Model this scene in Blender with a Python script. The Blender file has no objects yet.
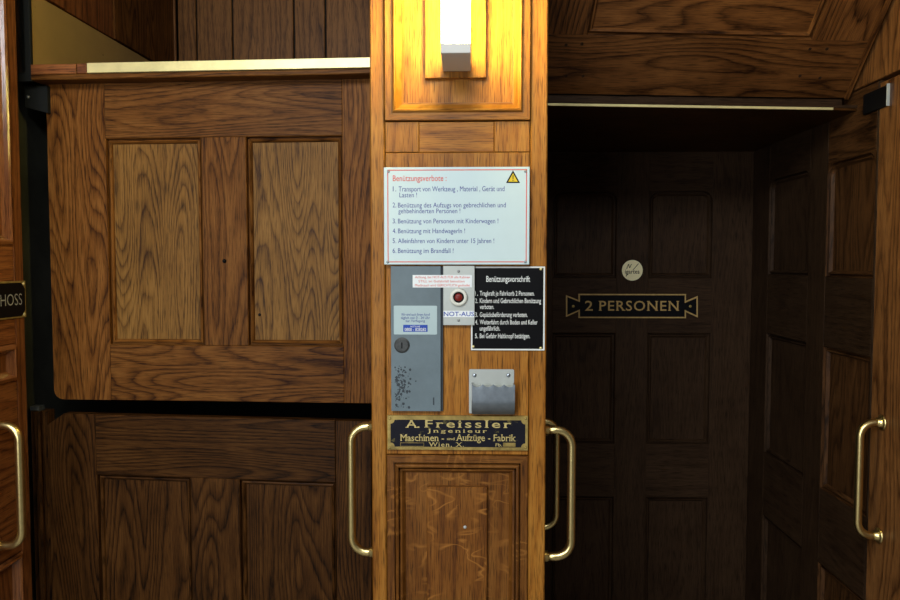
import bpy, math, random
from mathutils import Vector, Matrix, Euler
from mathutils.geometry import tessellate_polygon
R = math.radians
rng = random.Random(7)
SC = bpy.context.scene
COL = SC.collection

# ------------------------------------------------------------------ camera, light, exposure
F = 720.0
CAM_LOC = Vector((0.0, -1.47, 1.6))
CAM_ROT = Euler((R(90 - 2.8), 0.0, R(1.6)), 'XYZ')
cd = bpy.data.cameras.new('camera'); cam = bpy.data.objects.new('camera', cd); COL.objects.link(cam)
cam.location = CAM_LOC; cam.rotation_euler = CAM_ROT
cd.sensor_width = 36.0; cd.lens = F / 900.0 * 36.0; cd.clip_start = 0.02
SC.camera = cam
SC.view_settings.view_transform = 'Standard'; SC.view_settings.look = 'None'
SC.view_settings.gamma = 1.0; SC.view_settings.use_curve_mapping = False
SC.view_settings.exposure = 0.0
wd = bpy.data.worlds.new('world'); SC.world = wd; wd.use_nodes = True
wd.node_tree.nodes['Background'].inputs[0].default_value = (0.5, 0.55, 0.6, 1)
wd.node_tree.nodes['Background'].inputs[1].default_value = 0.02

def area(name, loc, target, sx, sy, power, color):
    l = bpy.data.lights.new(name, 'AREA'); l.shape = 'RECTANGLE'; l.size = sx; l.size_y = sy
    l.energy = power; l.color = color
    o = bpy.data.objects.new(name, l); COL.objects.link(o); o.location = loc
    o.rotation_euler = (Vector(target) - Vector(loc)).to_track_quat('-Z', 'Y').to_euler()
    return o
# the landing's ceiling lights behind the camera
area('landing_ceiling_light', (-0.5, -2.2, 2.85), (-0.3, 0.0, 1.5), 1.8, 0.7, 60, (0.95, 0.98, 1.0))
# added cool fill, left behind the camera, to brighten the right cabin; no window
area('added_fill_light', (-1.3, -3.4, 1.5), (0.5, 0.9, 1.75), 1.2, 1.3, 44, (0.92, 0.97, 1.0))
LAMP_STRENGTH = 45.0

# ------------------------------------------------------------------ frames and pixel helpers
RM = CAM_ROT.to_matrix()
def ray(x, y): return (RM @ Vector(((x - 450) / F, -(y - 300) / F, -1.0))).normalized()
def pz(x, y, z):
    d = ray(x, y); return CAM_LOC + d * ((z - CAM_LOC.z) / d.z)
def py_(x, y, Y):
    d = ray(x, y); return CAM_LOC + d * ((Y - CAM_LOC.y) / d.y)

class Fr:
    def __init__(s, O, U, V=(0, 0, 1)):
        s.O = Vector(O); s.U = Vector(U).normalized(); s.V = Vector(V).normalized(); s.W = s.U.cross(s.V)
    def p(s, u, v, w=0.0): return s.O + s.U * u + s.V * v + s.W * w
    def px(s, x, y, w=0.0):
        d = ray(x, y); o = s.O + s.W * w
        q = CAM_LOC + d * ((o - CAM_LOC).dot(s.W) / d.dot(s.W)) - s.O
        return q.dot(s.U), q.dot(s.V)
    def rect(s, x0, y0, x1, y1, w=0.0):          # photo box -> (u0,u1,v0,v1)
        xm, ym = (x0 + x1) / 2, (y0 + y1) / 2
        return s.px(x0, ym, w)[0], s.px(x1, ym, w)[0], s.px(xm, y1, w)[1], s.px(xm, y0, w)[1]

ROOT_LOC = {}
class MB:
    def __init__(s, fr): s.fr = fr; s.v = []; s.f = []; s.g = []; s.sm = []
    def face(s, idx, g='v', smooth=False): s.f.append(tuple(idx)); s.g.append(g); s.sm.append(smooth)
    def vert(s, u, v, w): s.v.append((u, v, w)); return len(s.v) - 1
    def box(s, u0, u1, v0, v1, w0, w1, g='v', c=0.0012):
        c = min(c, (u1 - u0) * .3, (v1 - v0) * .3, abs(w1 - w0) * .6)
        A = [s.vert(u, v, w0) for u, v in ((u0, v0), (u1, v0), (u1, v1), (u0, v1))]
        B = [s.vert(u, v, w1 - c) for u, v in ((u0, v0), (u1, v0), (u1, v1), (u0, v1))]
        Cc = [s.vert(u, v, w1) for u, v in ((u0 + c, v0 + c), (u1 - c, v0 + c), (u1 - c, v1 - c), (u0 + c, v1 - c))]
        s.face(A[::-1], g); s.face(Cc, g)
        for i in range(4):
            j = (i + 1) % 4
            s.face((A[i], A[j], B[j], B[i]), g); s.face((B[i], B[j], Cc[j], Cc[i]), g)
        return s
    def prism(s, pts, w0, w1, g='v'):
        n = len(pts)
        if sum(pts[i][0] * pts[(i + 1) % n][1] - pts[(i + 1) % n][0] * pts[i][1] for i in range(n)) < 0: pts = pts[::-1]
        a = [s.vert(u, v, w0) for u, v in pts]; b = [s.vert(u, v, w1) for u, v in pts]
        tri = tessellate_polygon([[Vector((u, v, 0)) for u, v in pts]])
        for t in tri:
            p = [Vector((pts[i][0], pts[i][1], 0)) for i in t]
            if (p[1] - p[0]).cross(p[2] - p[0]).z < 0: t = t[::-1]
            s.face([b[i] for i in t], g); s.face([a[i] for i in t[::-1]], g)
        for i in range(n):
            j = (i + 1) % n; s.face((a[i], a[j], b[j], b[i]), g)
        return s
    def ring(s, u0, u1, v0, v1, prof, rad=0.0, corners=(1, 1, 1, 1)):
        """mitred moulding inside a rectangle; prof = [(inset, w)]; rounded corners bl, br, tr, tl"""
        loops = []
        def path(ins):
            a0, a1, b0, b1 = u0 + ins, u1 - ins, v0 + ins, v1 - ins
            out = []
            for k, (cu, cv) in enumerate(((a0, b0), (a1, b0), (a1, b1), (a0, b1))):
                su, sv = (1, -1, -1, 1)[k], (1, 1, -1, -1)[k]
                r = max(rad - ins, 0.0) if (rad and corners[k]) else 0.0
                st = (180, 270, 0, 90)[k]
                m = 7 if (rad and corners[k]) else 1
                for q in range(m):
                    an = R(st + 90 * q / max(m - 1, 1))
                    if r: out.append((cu + su * r + r * math.cos(an), cv + sv * r + r * math.sin(an)))
                    else: out.append((cu, cv))
            return out
        if rad:                                       # spandrels up to the square opening
            base = []
            for k, (cu, cv) in enumerate(((u0, v0), (u1, v0), (u1, v1), (u0, v1))):
                base += [(cu, cv)] * (7 if corners[k] else 1)
            loops.append([s.vert(u, v, prof[0][1]) for u, v in base])
        for ins, w in prof:
            loops.append([s.vert(u, v, w) for u, v in path(ins)])
        n = len(loops[0])
        for L0, L1 in zip(loops, loops[1:]):
            for i in range(n):
                j = (i + 1) % n
                a, b = s.v[L0[i]], s.v[L0[j]]
                g = 'u' if abs(a[0] - b[0]) > abs(a[1] - b[1]) else 'v'
                q = [L0[i], L0[j], L1[j], L1[i]]
                co = [];
                for k in q:
                    if not any((Vector(s.v[k]) - Vector(s.v[m])).length < 1e-7 for m in co): co.append(k)
                if len(co) >= 3: s.face(co, g)
        return s
    def tube(s, pts, r, n=12, cap=True):
        P = [Vector(p) for p in pts]; prev = None; rings = []
        for i, p in enumerate(P):
            t = (P[min(i + 1, len(P) - 1)] - P[max(i - 1, 0)]).normalized()
            if prev is None:
                a = t.orthogonal().normalized()
            else:
                a = (prev - t * prev.dot(t)).normalized()
            prev = a; b = t.cross(a)
            rr = r[i] if isinstance(r, (list, tuple)) else r
            rings.append([s.vert(*(p + (a * math.cos(k * 2 * math.pi / n) + b * math.sin(k * 2 * math.pi / n)) * rr)) for k in range(n)])
        for A, B in zip(rings, rings[1:]):
            for k in range(n):
                j = (k + 1) % n; s.face((A[k], A[j], B[j], B[k]), 'v', True)
        if cap: s.face(rings[0][::-1]); s.face(rings[-1])
        return s
    def lathe(s, u, v, prof, n=28, sharp=False):      # axis along w; prof = [(radius, w)] starting outside/back
        rings = []
        for r, w in prof:
            rings.append([s.vert(u + r * math.cos(k * 2 * math.pi / n), v + r * math.sin(k * 2 * math.pi / n), w) for k in range(n)])
        for A, B in zip(rings, rings[1:]):
            for k in range(n):
                j = (k + 1) % n; s.face((A[k], A[j], B[j], B[k]), 'v', not sharp)
        s.face(rings[0][::-1]); s.face(rings[-1])
        return s
    def flat(s, verts2, faces, w):
        b = len(s.v)
        for u, v in verts2: s.v.append((u, v, w))
        for f in faces: s.face([b + i for i in f], 'u')
        return s
    def build(s, name, mat, parent=None, label=None, cat=None, group=None, kind=None):
        me = bpy.data.meshes.new(name)
        if parent is not None: L = ROOT_LOC[parent.name]
        else:
            us = [p[0] for p in s.v]; vs = [p[1] for p in s.v]; ws = [p[2] for p in s.v]
            L = s.fr.p((min(us) + max(us)) / 2, min(vs), min(ws))
        me.from_pydata([s.fr.p(*p) - L for p in s.v], [], s.f)
        uv = me.uv_layers.new(name='grain'); ou, ov = rng.uniform(0, 20), rng.uniform(0, 20)
        for poly, g, sm in zip(me.polygons, s.g, s.sm):
            poly.use_smooth = sm
            for li in poly.loop_indices:
                u, v, w = s.v[me.loops[li].vertex_index]
                uv.data[li].uv = (v + ou, u + w + ov) if g == 'v' else (u + ou, v + w + ov)
        me.materials.append(mat); me.update()
        o = bpy.data.objects.new(name, me); COL.objects.link(o)
        if parent is not None: o.parent = parent
        else: o.location = L
        ROOT_LOC[o.name] = L
        return tag(o, label, cat, group, kind)

def tag(o, label=None, cat=None, group=None, kind=None):
    for k, x in (('label', label), ('category', cat), ('group', group), ('kind', kind)):
        if x: o[k] = x
    return o
def thing(name, loc, label, cat, group=None, kind=None):
    o = bpy.data.objects.new(name, None); COL.objects.link(o); o.location = loc; o.empty_display_size = .05
    ROOT_LOC[o.name] = Vector(loc)
    return tag(o, label, cat, group, kind)
def struct(name, mb, mat): return mb.build(name, mat, kind='structure')

# ------------------------------------------------------------------ materials
def nmat(name):
    m = bpy.data.materials.new(name); m.use_nodes = True
    nt = m.node_tree; return m, nt, nt.nodes['Principled BSDF']
def math_(nt, op, a, b=None, c=None, clamp=False):
    n = nt.nodes.new('ShaderNodeMath'); n.operation = op; n.use_clamp = clamp
    for i, x in enumerate((a, b, c)):
        if x is None: continue
        if isinstance(x, (int, float)): n.inputs[i].default_value = x
        else: nt.links.new(x, n.inputs[i])
    return n.outputs[0]
def noise(nt, vec, scale, detail=2.0, rough=.5, dist=0.0):
    n = nt.nodes.new('ShaderNodeTexNoise'); n.inputs['Scale'].default_value = scale
    n.inputs['Detail'].default_value = detail; n.inputs['Roughness'].default_value = rough; n.inputs['Distortion'].default_value = dist
    nt.links.new(vec, n.inputs['Vector']); return n.outputs['Fac']
def ramp(nt, fac, stops):
    n = nt.nodes.new('ShaderNodeValToRGB'); e = n.color_ramp.elements
    while len(e) < len(stops): e.new(0.5)
    for el, (p, c) in zip(e, stops): el.position = p; el.color = (*c, 1) if len(c) == 3 else c
    nt.links.new(fac, n.inputs[0]); return n.outputs[0]
def scaled(nt, src, sx, sy):
    n = nt.nodes.new('ShaderNodeVectorMath'); n.operation = 'MULTIPLY'; n.inputs[1].default_value = (sx, sy, 1)
    nt.links.new(src, n.inputs[0]); return n.outputs[0]
def mixc(nt, mode, fac, a, b):
    n = nt.nodes.new('ShaderNodeMix'); n.data_type = 'RGBA'; n.blend_type = mode
    for sock, x in ((n.inputs[0], fac), (n.inputs[6], a), (n.inputs[7], b)):
        if isinstance(x, (int, float)): sock.default_value = x
        elif isinstance(x, tuple): sock.default_value = (*x, 1)
        else: nt.links.new(x, sock)
    return n.outputs[2]

def wood(name, dark, mid, light, ringk=20.0, warp=20.0, ringw=.45, rough=.45, fleck=0.0, var=.12, spec=.25, bump=.2, pore=.6):
    """oak: contour-like growth rings, long fine streaks, short dark pores; UV.x runs along the grain in metres"""
    m, nt, bs = nmat(name)
    uv = nt.nodes.new('ShaderNodeUVMap'); uv.uv_map = 'grain'; U = uv.outputs[0]
    sep = nt.nodes.new('ShaderNodeSeparateXYZ'); nt.links.new(U, sep.inputs[0])
    n1 = noise(nt, scaled(nt, U, 1.25, 9.0), 1.0, 1.0, .4)
    n1b = noise(nt, scaled(nt, U, 14.0, 60.0), 1.0, 2.0)
    rc = math_(nt, 'ADD', math_(nt, 'MULTIPLY', sep.outputs[1], ringk), math_(nt, 'MULTIPLY', n1, warp))
    rc = math_(nt, 'ADD', rc, math_(nt, 'MULTIPLY', n1b, .55))
    ring = math_(nt, 'FRACT', rc)
    dk = math_(nt, 'MAXIMUM', math_(nt, 'POWER', ring, 3.0), math_(nt, 'POWER', math_(nt, 'SUBTRACT', 1.0, ring), 9.0))
    fine = noise(nt, scaled(nt, U, 14.0, 300.0), 1.0, 3.0, .65)
    mid_ = noise(nt, scaled(nt, U, 3.0, 45.0), 1.0, 2.0)
    blot = noise(nt, U, 6.0, 4.0)
    brk = noise(nt, scaled(nt, U, 60.0, 350.0), 1.0, 2.0, .6)
    t = math_(nt, 'ADD', math_(nt, 'MULTIPLY', fine, .45), math_(nt, 'MULTIPLY', mid_, .30))
    t = math_(nt, 'ADD', t, math_(nt, 'MULTIPLY', blot, .45))
    t = math_(nt, 'SUBTRACT', t, math_(nt, 'MULTIPLY', math_(nt, 'MULTIPLY', dk, math_(nt, 'ADD', brk, .3)), ringw))
    col = ramp(nt, t, [(.22, dark), (.52, mid), (.80, light)])
    por = noise(nt, scaled(nt, U, 22.0, 520.0), 1.0, 2.0)
    pm = ramp(nt, por, [(.52, (1, 1, 1)), (.66, (1 - pore,) * 3)])
    col = mixc(nt, 'MULTIPLY', 1.0, col, pm)
    if fleck:
        fl = noise(nt, scaled(nt, U, 26.0, 12.0), 1.0, 1.5, .5, 1.0)
        fl = math_(nt, 'ABSOLUTE', math_(nt, 'SUBTRACT', fl, .5))
        fm = ramp(nt, fl, [(.0, (1, 1, 1)), (.05, (0, 0, 0))])
        gate = ramp(nt, noise(nt, U, 13.0, 1.0), [(.48, (0, 0, 0)), (.62, (1, 1, 1))])
        fk = math_(nt, 'MULTIPLY', math_(nt, 'MULTIPLY', fm, gate), fleck)
        col = mixc(nt, 'MIX', fk, col, tuple(min(1, x * 1.15) for x in light))
    oi = nt.nodes.new('ShaderNodeObjectInfo')
    val = math_(nt, 'ADD', math_(nt, 'MULTIPLY', oi.outputs['Random'], var * 2), 1 - var)
    hs = nt.nodes.new('ShaderNodeHueSaturation'); nt.links.new(val, hs.inputs['Value']); nt.links.new(col, hs.inputs['Color'])
    nt.links.new(hs.outputs[0], bs.inputs['Base Color'])
    bs.inputs['Roughness'].default_value = rough; bs.inputs['Specular IOR Level'].default_value = spec
    bp = nt.nodes.new('ShaderNodeBump'); bp.inputs['Strength'].default_value = bump; bp.inputs['Distance'].default_value = .0006
    nt.links.new(math_(nt, 'ADD', fine, pm), bp.inputs['Height'])
    nt.links.new(bp.outputs[0], bs.inputs['Normal'])
    return m
def paint(name, c, rough=.5, metal=0.0, spot=None, spotc=None, scale=25.0, amt=.12, emis=None, strength=0.0):
    m, nt, bs = nmat(name)
    tc = nt.nodes.new('ShaderNodeTexCoord')
    n = noise(nt, tc.outputs['Object'], scale, 4.0, .6)
    k = ramp(nt, n, [(.3, (1 - amt,) * 3), (.7, (1, 1, 1))])
    col = mixc(nt, 'MULTIPLY', 1.0, c, k)
    if spot:
        n2 = noise(nt, tc.outputs['Object'], spot[0], 3.0, .65)
        col = mixc(nt, 'MIX', ramp(nt, n2, [(spot[1], (0, 0, 0)), (spot[1] + .05, (1, 1, 1))]), col, spotc)
    nt.links.new(col, bs.inputs['Base Color'])
    bs.inputs['Roughness'].default_value = rough; bs.inputs['Metallic'].default_value = metal; bs.inputs['Specular IOR Level'].default_value = .3
    if emis:
        bs.inputs['Emission Color'].default_value = (*emis, 1); bs.inputs['Emission Strength'].default_value = strength
    return m

M = {}
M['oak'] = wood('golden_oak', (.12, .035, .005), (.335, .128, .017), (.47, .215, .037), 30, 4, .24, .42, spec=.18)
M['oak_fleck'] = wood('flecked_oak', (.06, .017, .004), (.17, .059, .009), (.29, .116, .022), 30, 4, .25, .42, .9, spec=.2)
M['brown'] = wood('brown_oak', (.024, .006, .0015), (.145, .052, .0095), (.25, .102, .022), 34, 26, .38, spec=.08)
M['brown_plain'] = wood('brown_oak_rail', (.024, .007, .0015), (.122, .045, .009), (.21, .088, .020), 36, 20, .34, spec=.08)
M['panel_oak'] = wood('cathedral_oak', (.036, .012, .003), (.20, .092, .018), (.31, .155, .037), 24, 28, .33, spec=.12)
M['low'] = wood('shade_darkened_oak', (.009, .0035, .001), (.056, .021, .0048), (.110, .045, .011), 34, 25, .40, spec=.08)  # brown oak darkened so its colour carries the shading low on the left
M['red'] = wood('reddish_oak', (.06, .015, .004), (.22, .070, .018), (.34, .125, .034), 40, 8, .35)
M['jamb'] = wood('warm_brown_oak', (.05, .017, .005), (.20, .082, .024), (.32, .14, .042), 30, 12, .4)
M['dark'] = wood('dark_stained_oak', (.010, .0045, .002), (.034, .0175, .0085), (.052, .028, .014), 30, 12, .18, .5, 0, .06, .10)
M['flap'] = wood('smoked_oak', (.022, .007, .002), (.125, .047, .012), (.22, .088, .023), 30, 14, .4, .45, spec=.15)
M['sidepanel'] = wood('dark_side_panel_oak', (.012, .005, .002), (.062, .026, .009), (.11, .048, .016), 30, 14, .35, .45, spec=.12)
M['board'] = wood('cabin_board_oak', (.03, .011, .004), (.15, .062, .017), (.23, .102, .029), 40, 6, .3, spec=.15)
M['black'] = paint('shaft_black', (.006, .007, .006), .8)
M['shaft'] = paint('shaft_grime', (.05, .05, .038), .8, amt=.5, scale=9)
M['brass'] = paint('polished_brass', (.86, .68, .30), .30, 1.0, amt=.15, scale=40)
M['sill_brass'] = paint('worn_brass_strip', (.86, .75, .36), .35, .35, amt=.2, scale=20)
M['old_brass'] = paint('aged_brass', (.46, .33, .10), .42, .35, amt=.5, scale=60)
M['chrome'] = paint('brushed_aluminium', (.44, .49, .55), .36, 1.0, amt=.15, scale=60)
M['steel'] = paint('dull_steel', (.32, .33, .33), .4, .9)
M['lockmetal'] = paint('tarnished_lock', (.085, .09, .09), .5, .3, amt=.5, scale=90)
M['red_gloss'] = wood('polished_reddish_oak', (.06, .015, .004), (.24, .080, .022), (.36, .14, .04), 40, 8, .25, .16, spec=.6)
M['darkalu'] = paint('dull_dark_aluminium', (.27, .31, .35), .38, .9, amt=.2, scale=60)
M['alu'] = paint('matt_aluminium', (.50, .53, .50), .42, .35, amt=.1)
M['grey'] = paint('grey_enamel', (.155, .205, .23), .45, 0, amt=.2, scale=18)
M['scuff'] = paint('dark_scuff', (.045, .055, .065), .7)
M['white'] = paint('white_enamel', (.61, .745, .755), .3, 0, amt=.03)
M['paper'] = paint('white_paper', (.84, .88, .88), .6, 0, amt=.03)
M['silverlabel'] = paint('silver_label', (.46, .58, .59), .5, 0, amt=.06)
M['redink'] = paint('red_ink', (.72, .09, .06), .5)
M['blueink'] = paint('blue_ink', (.05, .07, .30), .5)
M['bluebox'] = paint('blue_print', (.02, .07, .42), .5)
M['blackenamel'] = paint('black_enamel', (.005, .005, .006), .4)
M['blackplate'] = paint('worn_black_lacquer', (.013, .013, .020), .35, 0, (55, .62), (.10, .085, .035))
for k_ in ('blackenamel', 'blackplate'): M[k_].node_tree.nodes['Principled BSDF'].inputs['Specular IOR Level'].default_value = .1
M['whiteink'] = paint('white_ink', (.82, .84, .80), .5)
M['cream'] = paint('cream_plastic', (.80, .80, .70), .35)
M['creamsticker'] = paint('cream_paper', (.92, .84, .52), .5, amt=.06)
M['button'] = paint('red_plastic', (.20, .015, .009), .35)
M['yellow'] = paint('warning_yellow', (.80, .58, .02), .4)
M['gilt'] = paint('gilt_lettering', (.66, .52, .20), .45, .1, amt=.35, scale=90)
M['goldpaint'] = paint('gold_paint', (.55, .36, .13), .45, .1, amt=.3, scale=80)
M['ochre'] = paint('ochre_paint', (.42, .265, .085), .45, 0, (60, .70), (.10, .05, .015), scale=6, amt=.2)
M['plaster'] = paint('landing_plaster', (.30, .29, .26), .9, amt=.06, scale=3)
M['tile'] = paint('landing_floor', (.46, .43, .38), .5, amt=.3, scale=4)
M['lampwhite'] = paint('lamp_grey_metal', (.62, .62, .58), .5, 0, amt=.03)
M['glow'] = paint('lamp_glow', (1, 1, 1), .4, emis=(1.0, .80, .20), strength=LAMP_STRENGTH)

# ------------------------------------------------------------------ lettering
_g = {}
def glyphs(txt, bold=0.0, spacing=1.0):
    key = (txt, bold, spacing)
    if key in _g: return _g[key]
    c = bpy.data.curves.new('lettering_curve', 'FONT'); c.body = txt; c.size = 1.0; c.offset = bold; c.space_character = spacing
    c.resolution_u = 3
    o = bpy.data.objects.new('lettering_curve', c); COL.objects.link(o)
    dg = bpy.context.evaluated_depsgraph_get(); dg.update()
    me = bpy.data.meshes.new_from_object(o.evaluated_get(dg))
    vs = [(v.co.x, v.co.y) for v in me.vertices]; fs = []
    for p in me.polygons:
        f = list(p.vertices); a = sum(vs[f[i]][0] * vs[f[(i + 1) % len(f)]][1] - vs[f[(i + 1) % len(f)]][0] * vs[f[i]][1] for i in range(len(f)))
        fs.append(f if a > 0 else f[::-1])
    ed = {}
    for f in fs:
        for i in range(len(f)):
            e = tuple(sorted((f[i], f[(i + 1) % len(f)]))); ed[e] = ed.get(e, 0) + 1
    bd = [e for e, k in ed.items() if k == 1]
    bpy.data.objects.remove(o); bpy.data.curves.remove(c); bpy.data.meshes.remove(me)
    _g[key] = (vs, fs, bd); return _g[key]
_hv = glyphs('H')[0]; CAPH = max(y for x, y in _hv) - min(y for x, y in _hv)
_xv = glyphs('x')[0]; XH = max(y for x, y in _xv)
def text(mb, txt, u0, u1, vb, cap, w, bold=0.0, spacing=1.0, serif=False):
    """letters fitted between u0 and u1, baseline vb, capital height cap"""
    vs, fs, bd = glyphs(txt, bold, spacing)
    x0 = min(x for x, y in vs); x1 = max(x for x, y in vs)
    k = (u1 - u0) / (x1 - x0); s = cap / CAPH
    mb.flat([(u0 + (x - x0) * k, vb + y * s) for x, y in vs], fs, w)
    if serif:
        for a, b in bd:
            (ax, ay), (bx, by) = vs[a], vs[b]
            L = abs(ax - bx); ym = (ay + by) / 2
            if abs(ay - by) < .01 and .05 < L < .26:
                for lev, sg in ((0, 1), (CAPH, -1), (XH, -1), (.76, -1)):
                    if abs(ym - lev) < .045 + bold:
                        e = .045; h = .055
                        xa, xb = min(ax, bx) - e, max(ax, bx) + e; ya, yb = ym, ym + sg * h
                        q = [(xa, min(ya, yb)), (xb, min(ya, yb)), (xb, max(ya, yb)), (xa, max(ya, yb))]
                        mb.flat([(u0 + (x - x0) * k, vb + y * s) for x, y in q], [(0, 1, 2, 3)], w + .00005)
def tpx(mb, fr, txt, x0, x1, ybase, ytop, w, **k):
    u0, u1, v0, v1 = fr.rect(x0, ytop, x1, ybase, w)
    text(mb, txt, u0, u1, v0, v1 - v0, w, **k)

# ------------------------------------------------------------------ small builders
def screw(fr, u, v, w, parent, mat, r=.0032, name='screw'):
    m = MB(fr); m.lathe(u, v, [(r, w), (r, w + .0006), (r * .7, w + .0015), (r * .2, w + .0018)], 12)
    return m.build(name, mat, parent)
def outset(pts, d):                                    # polygon inset by d (pts counter-clockwise)
    n = len(pts); out = []
    for i in range(n):
        p0, p1, p2 = Vector(pts[i - 1]), Vector(pts[i]), Vector(pts[(i + 1) % n])
        a = (p1 - p0).normalized(); b = (p2 - p1).normalized()
        na, nb = Vector((-a.y, a.x)), Vector((-b.y, b.x))
        k = 1 + na.dot(nb); m = (na + nb) / max(k, .2)
        out.append(tuple(p1 + m * d))
    return out
def rrect(u0, u1, v0, v1, r, n=5):
    out = []
    for k, (cu, cv) in enumerate(((u0 + r, v0 + r), (u1 - r, v0 + r), (u1 - r, v1 - r), (u0 + r, v1 - r))):
        for q in range(n):
            a = R((180, 270, 0, 90)[k] + 90 * q / (n - 1)); out.append((cu + r * math.cos(a), cv + r * math.sin(a)))
    return out
def framed_panel(fr, parent, rect, mat, prof, rad=0.0, corners=(1, 1, 1, 1), mmat=None, depth=-.012, grain='v', mname='panel_moulding'):
    u0, u1, v0, v1 = rect
    p = MB(fr).box(u0 - .008, u1 + .008, v0 - .008, v1 + .008, depth - .008, depth, grain, 0).build('panel', mat, parent)
    MB(fr).ring(u0, u1, v0, v1, prof, rad, corners).build(mname, mmat or mat, p)
    return p
def bars(fr, parent, lst, mat, w0=-.03, w1=0.0):
    for name, u0, u1, v0, v1 in lst:
        MB(fr).box(u0, u1, v0, v1, w0, w1, 'u' if name == 'rail' else 'v').build(name, mat[name] if isinstance(mat, dict) else mat, parent)
def handle(fr, u, v0, v1, out, r, label, w=0.0, mat='brass'):
    t = thing('grab_handle', fr.p(u, v0, w), label, 'handle', 'brass grab handles of the lift openings')
    rad = .034; pts = [(u, v0, w)]
    for q in range(9):
        a = R(90 * q / 8); pts.append((u, v0 + rad * (1 - math.cos(a)), w + out - rad + rad * math.sin(a)))
    for q in range(1, 8): pts.append((u, v0 + rad + (v1 - v0 - 2 * rad) * q / 8, w + out))
    for q in range(9):
        a = R(90 * q / 8); pts.append((u, v1 - rad * (1 - math.sin(a)), w + out - rad + rad * math.cos(a)))
    pts.append((u, v1, w))
    g = MB(fr).tube(pts, r, 14); g.build('grip', M[mat], t)
    for v in (v0, v1):
        f = MB(fr).lathe(u, v, [(.019, w), (.019, w + .003), (.015, w + .005), (r * 1.25, w + .007), (r * 1.2, w + .014), (r * 1.02, w + .016)], 24).build('flange', M[mat], t)
        for sg in (-1, 1): screw(fr, u, v + sg * .0145, w + .0035, f, M[mat], .0026)
    return t

PROF = [(0, 0), (.001, -.0008), (.0018, -.0113), (.0045, -.0113), (.0055, -.006), (.0085, -.0045), (.0115, -.007), (.0135, -.012)]
PROF_DK = [(0, 0), (.0012, -.0008), (.003, -.0118), (.0065, -.0118), (.0085, -.004), (.011, -.004), (.017, -.012)]

# ------------------------------------------------------------------ the room shell
GX = Fr((0, 0, 0), (1, 0, 0))
XL, XR = GX.px(371, 300)[0], GX.px(546.5, 300)[0]          # pillar edges
WR = 0.99; WL = -1.053                                     # side planes of the two openings
Z0 = 1.6
fl = Fr((0, 0, 0), (1, 0, 0), (0, 1, 0))
struct('floor', MB(fl).box(-2.3, 2.3, -3.6, 1.4, -.1, 0, 'v', 0), M['tile'])
struct('ceiling', MB(fl).box(-2.3, 2.3, -3.6, .38, 3.0, 3.1, 'v', 0), M['plaster'])
struct('wall_rear', MB(Fr((0, -3.6, 0), (1, 0, 0))).box(-2.3, 2.3, 0, 3.0, 0, .1, 'v', 0), M['plaster'])
struct('wall_left', MB(Fr((-2.3, 0, 0), (0, 1, 0))).box(-3.6, -.25, 0, 3.0, -.1, 0, 'v', 0), M['plaster'])
struct('wall_right', MB(Fr((2.3, 0, 0), (0, -1, 0))).box(.25, 3.6, 0, 3.0, -.1, 0, 'v', 0), M['plaster'])
struct('wall_front', MB(GX).box(XL, 2.3, 2.46, 3.0, -.30, .02, 'u', 0), M['plaster'])
struct('wall_front_upper', MB(GX).box(-2.3, XL, 2.80, 3.0, -.30, .02, 'u', 0), M['plaster'])
struct('wall_back', MB(Fr((0, 1.35, 0), (1, 0, 0))).box(-1.3, 1.3, 0, 4.4, -.05, 0, 'v', 0), M['black'])
struct('wall_shaft_left', MB(Fr((WL - .055, 0, 0), (0, 1, 0))).box(.24, 1.30, 0, 4.4, -.05, 0, 'v', 0), M['shaft'])
struct('wall_shaft_right', MB(Fr((WR + .08, 0, 0), (0, -1, 0))).box(-1.30, -.34, 0, 4.4, -.05, 0, 'v', 0), M['shaft'])

# ------------------------------------------------------------------ centre pillar
PIL = thing('panelled_pillar', (0, 0, 0), 'golden oak panelled pillar standing between the two lift openings', 'pillar', kind='thing')
TOP = 2.455
uL, uR = GX.px(386, 300)[0], GX.px(529, 300)[0]
MB(GX).box(XL + .003, XR - .003, 0, TOP, -.20, -.030, 'v').build('core', M['oak'], PIL)
for nm, a, b in (('edge_stile', XL, uL - .0012), ('edge_stile', uR + .0012, XR)):
    MB(GX).box(a, b, 0, TOP, -.030, 0, 'v', .0025).build(nm, M['oak'], PIL)
def gv(y, x=458): return GX.px(x, y)[1]
# board behind the signs
MB(GX).box(uL, uR, gv(454.5), gv(152.5), -.030, -.0005, 'v').build('sign_board', M['oak'], PIL)
a, b = GX.px(419, 137)[0], GX.px(494, 137)[0]
MB(GX).box(uL, a - .0006, gv(152), gv(121.5), -.030, -.0003, 'v').build('infill_block', M['oak'], PIL)
MB(GX).box(a, b, gv(152), gv(121.5), -.030, -.0022, 'u').build('infill_block', M['oak'], PIL)
MB(GX).box(b + .0006, uR, gv(152), gv(121.5), -.030, -.0003, 'v').build('infill_block', M['oak'], PIL)
# upper panel with its mitred moulding
v0 = gv(120.5)
MB(GX).box(uL, uR, v0, TOP, -.030, -.008, 'v', 0).build('upper_panel', M['oak'], PIL)
MB(GX).ring(uL, uR, v0, TOP + .2, [(0, -.010), (0, .0045), (.001, .0055), (.0150, .0055), (.0165, .009), (.0190, .0105), (.0215, .009), (.0235, .0045), (.0330, -.0045), (.0365, -.005), (.0375, -.008)]).build('panel_moulding', M['oak'], PIL)
lb = GX.rect(425, 40, 486, 78.5); lbv0 = lb[2]
MB(GX).box(lb[0], lb[1], lbv0, TOP, -.008, .004, 'v').build('lamp_board', M['oak'], PIL)
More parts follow.
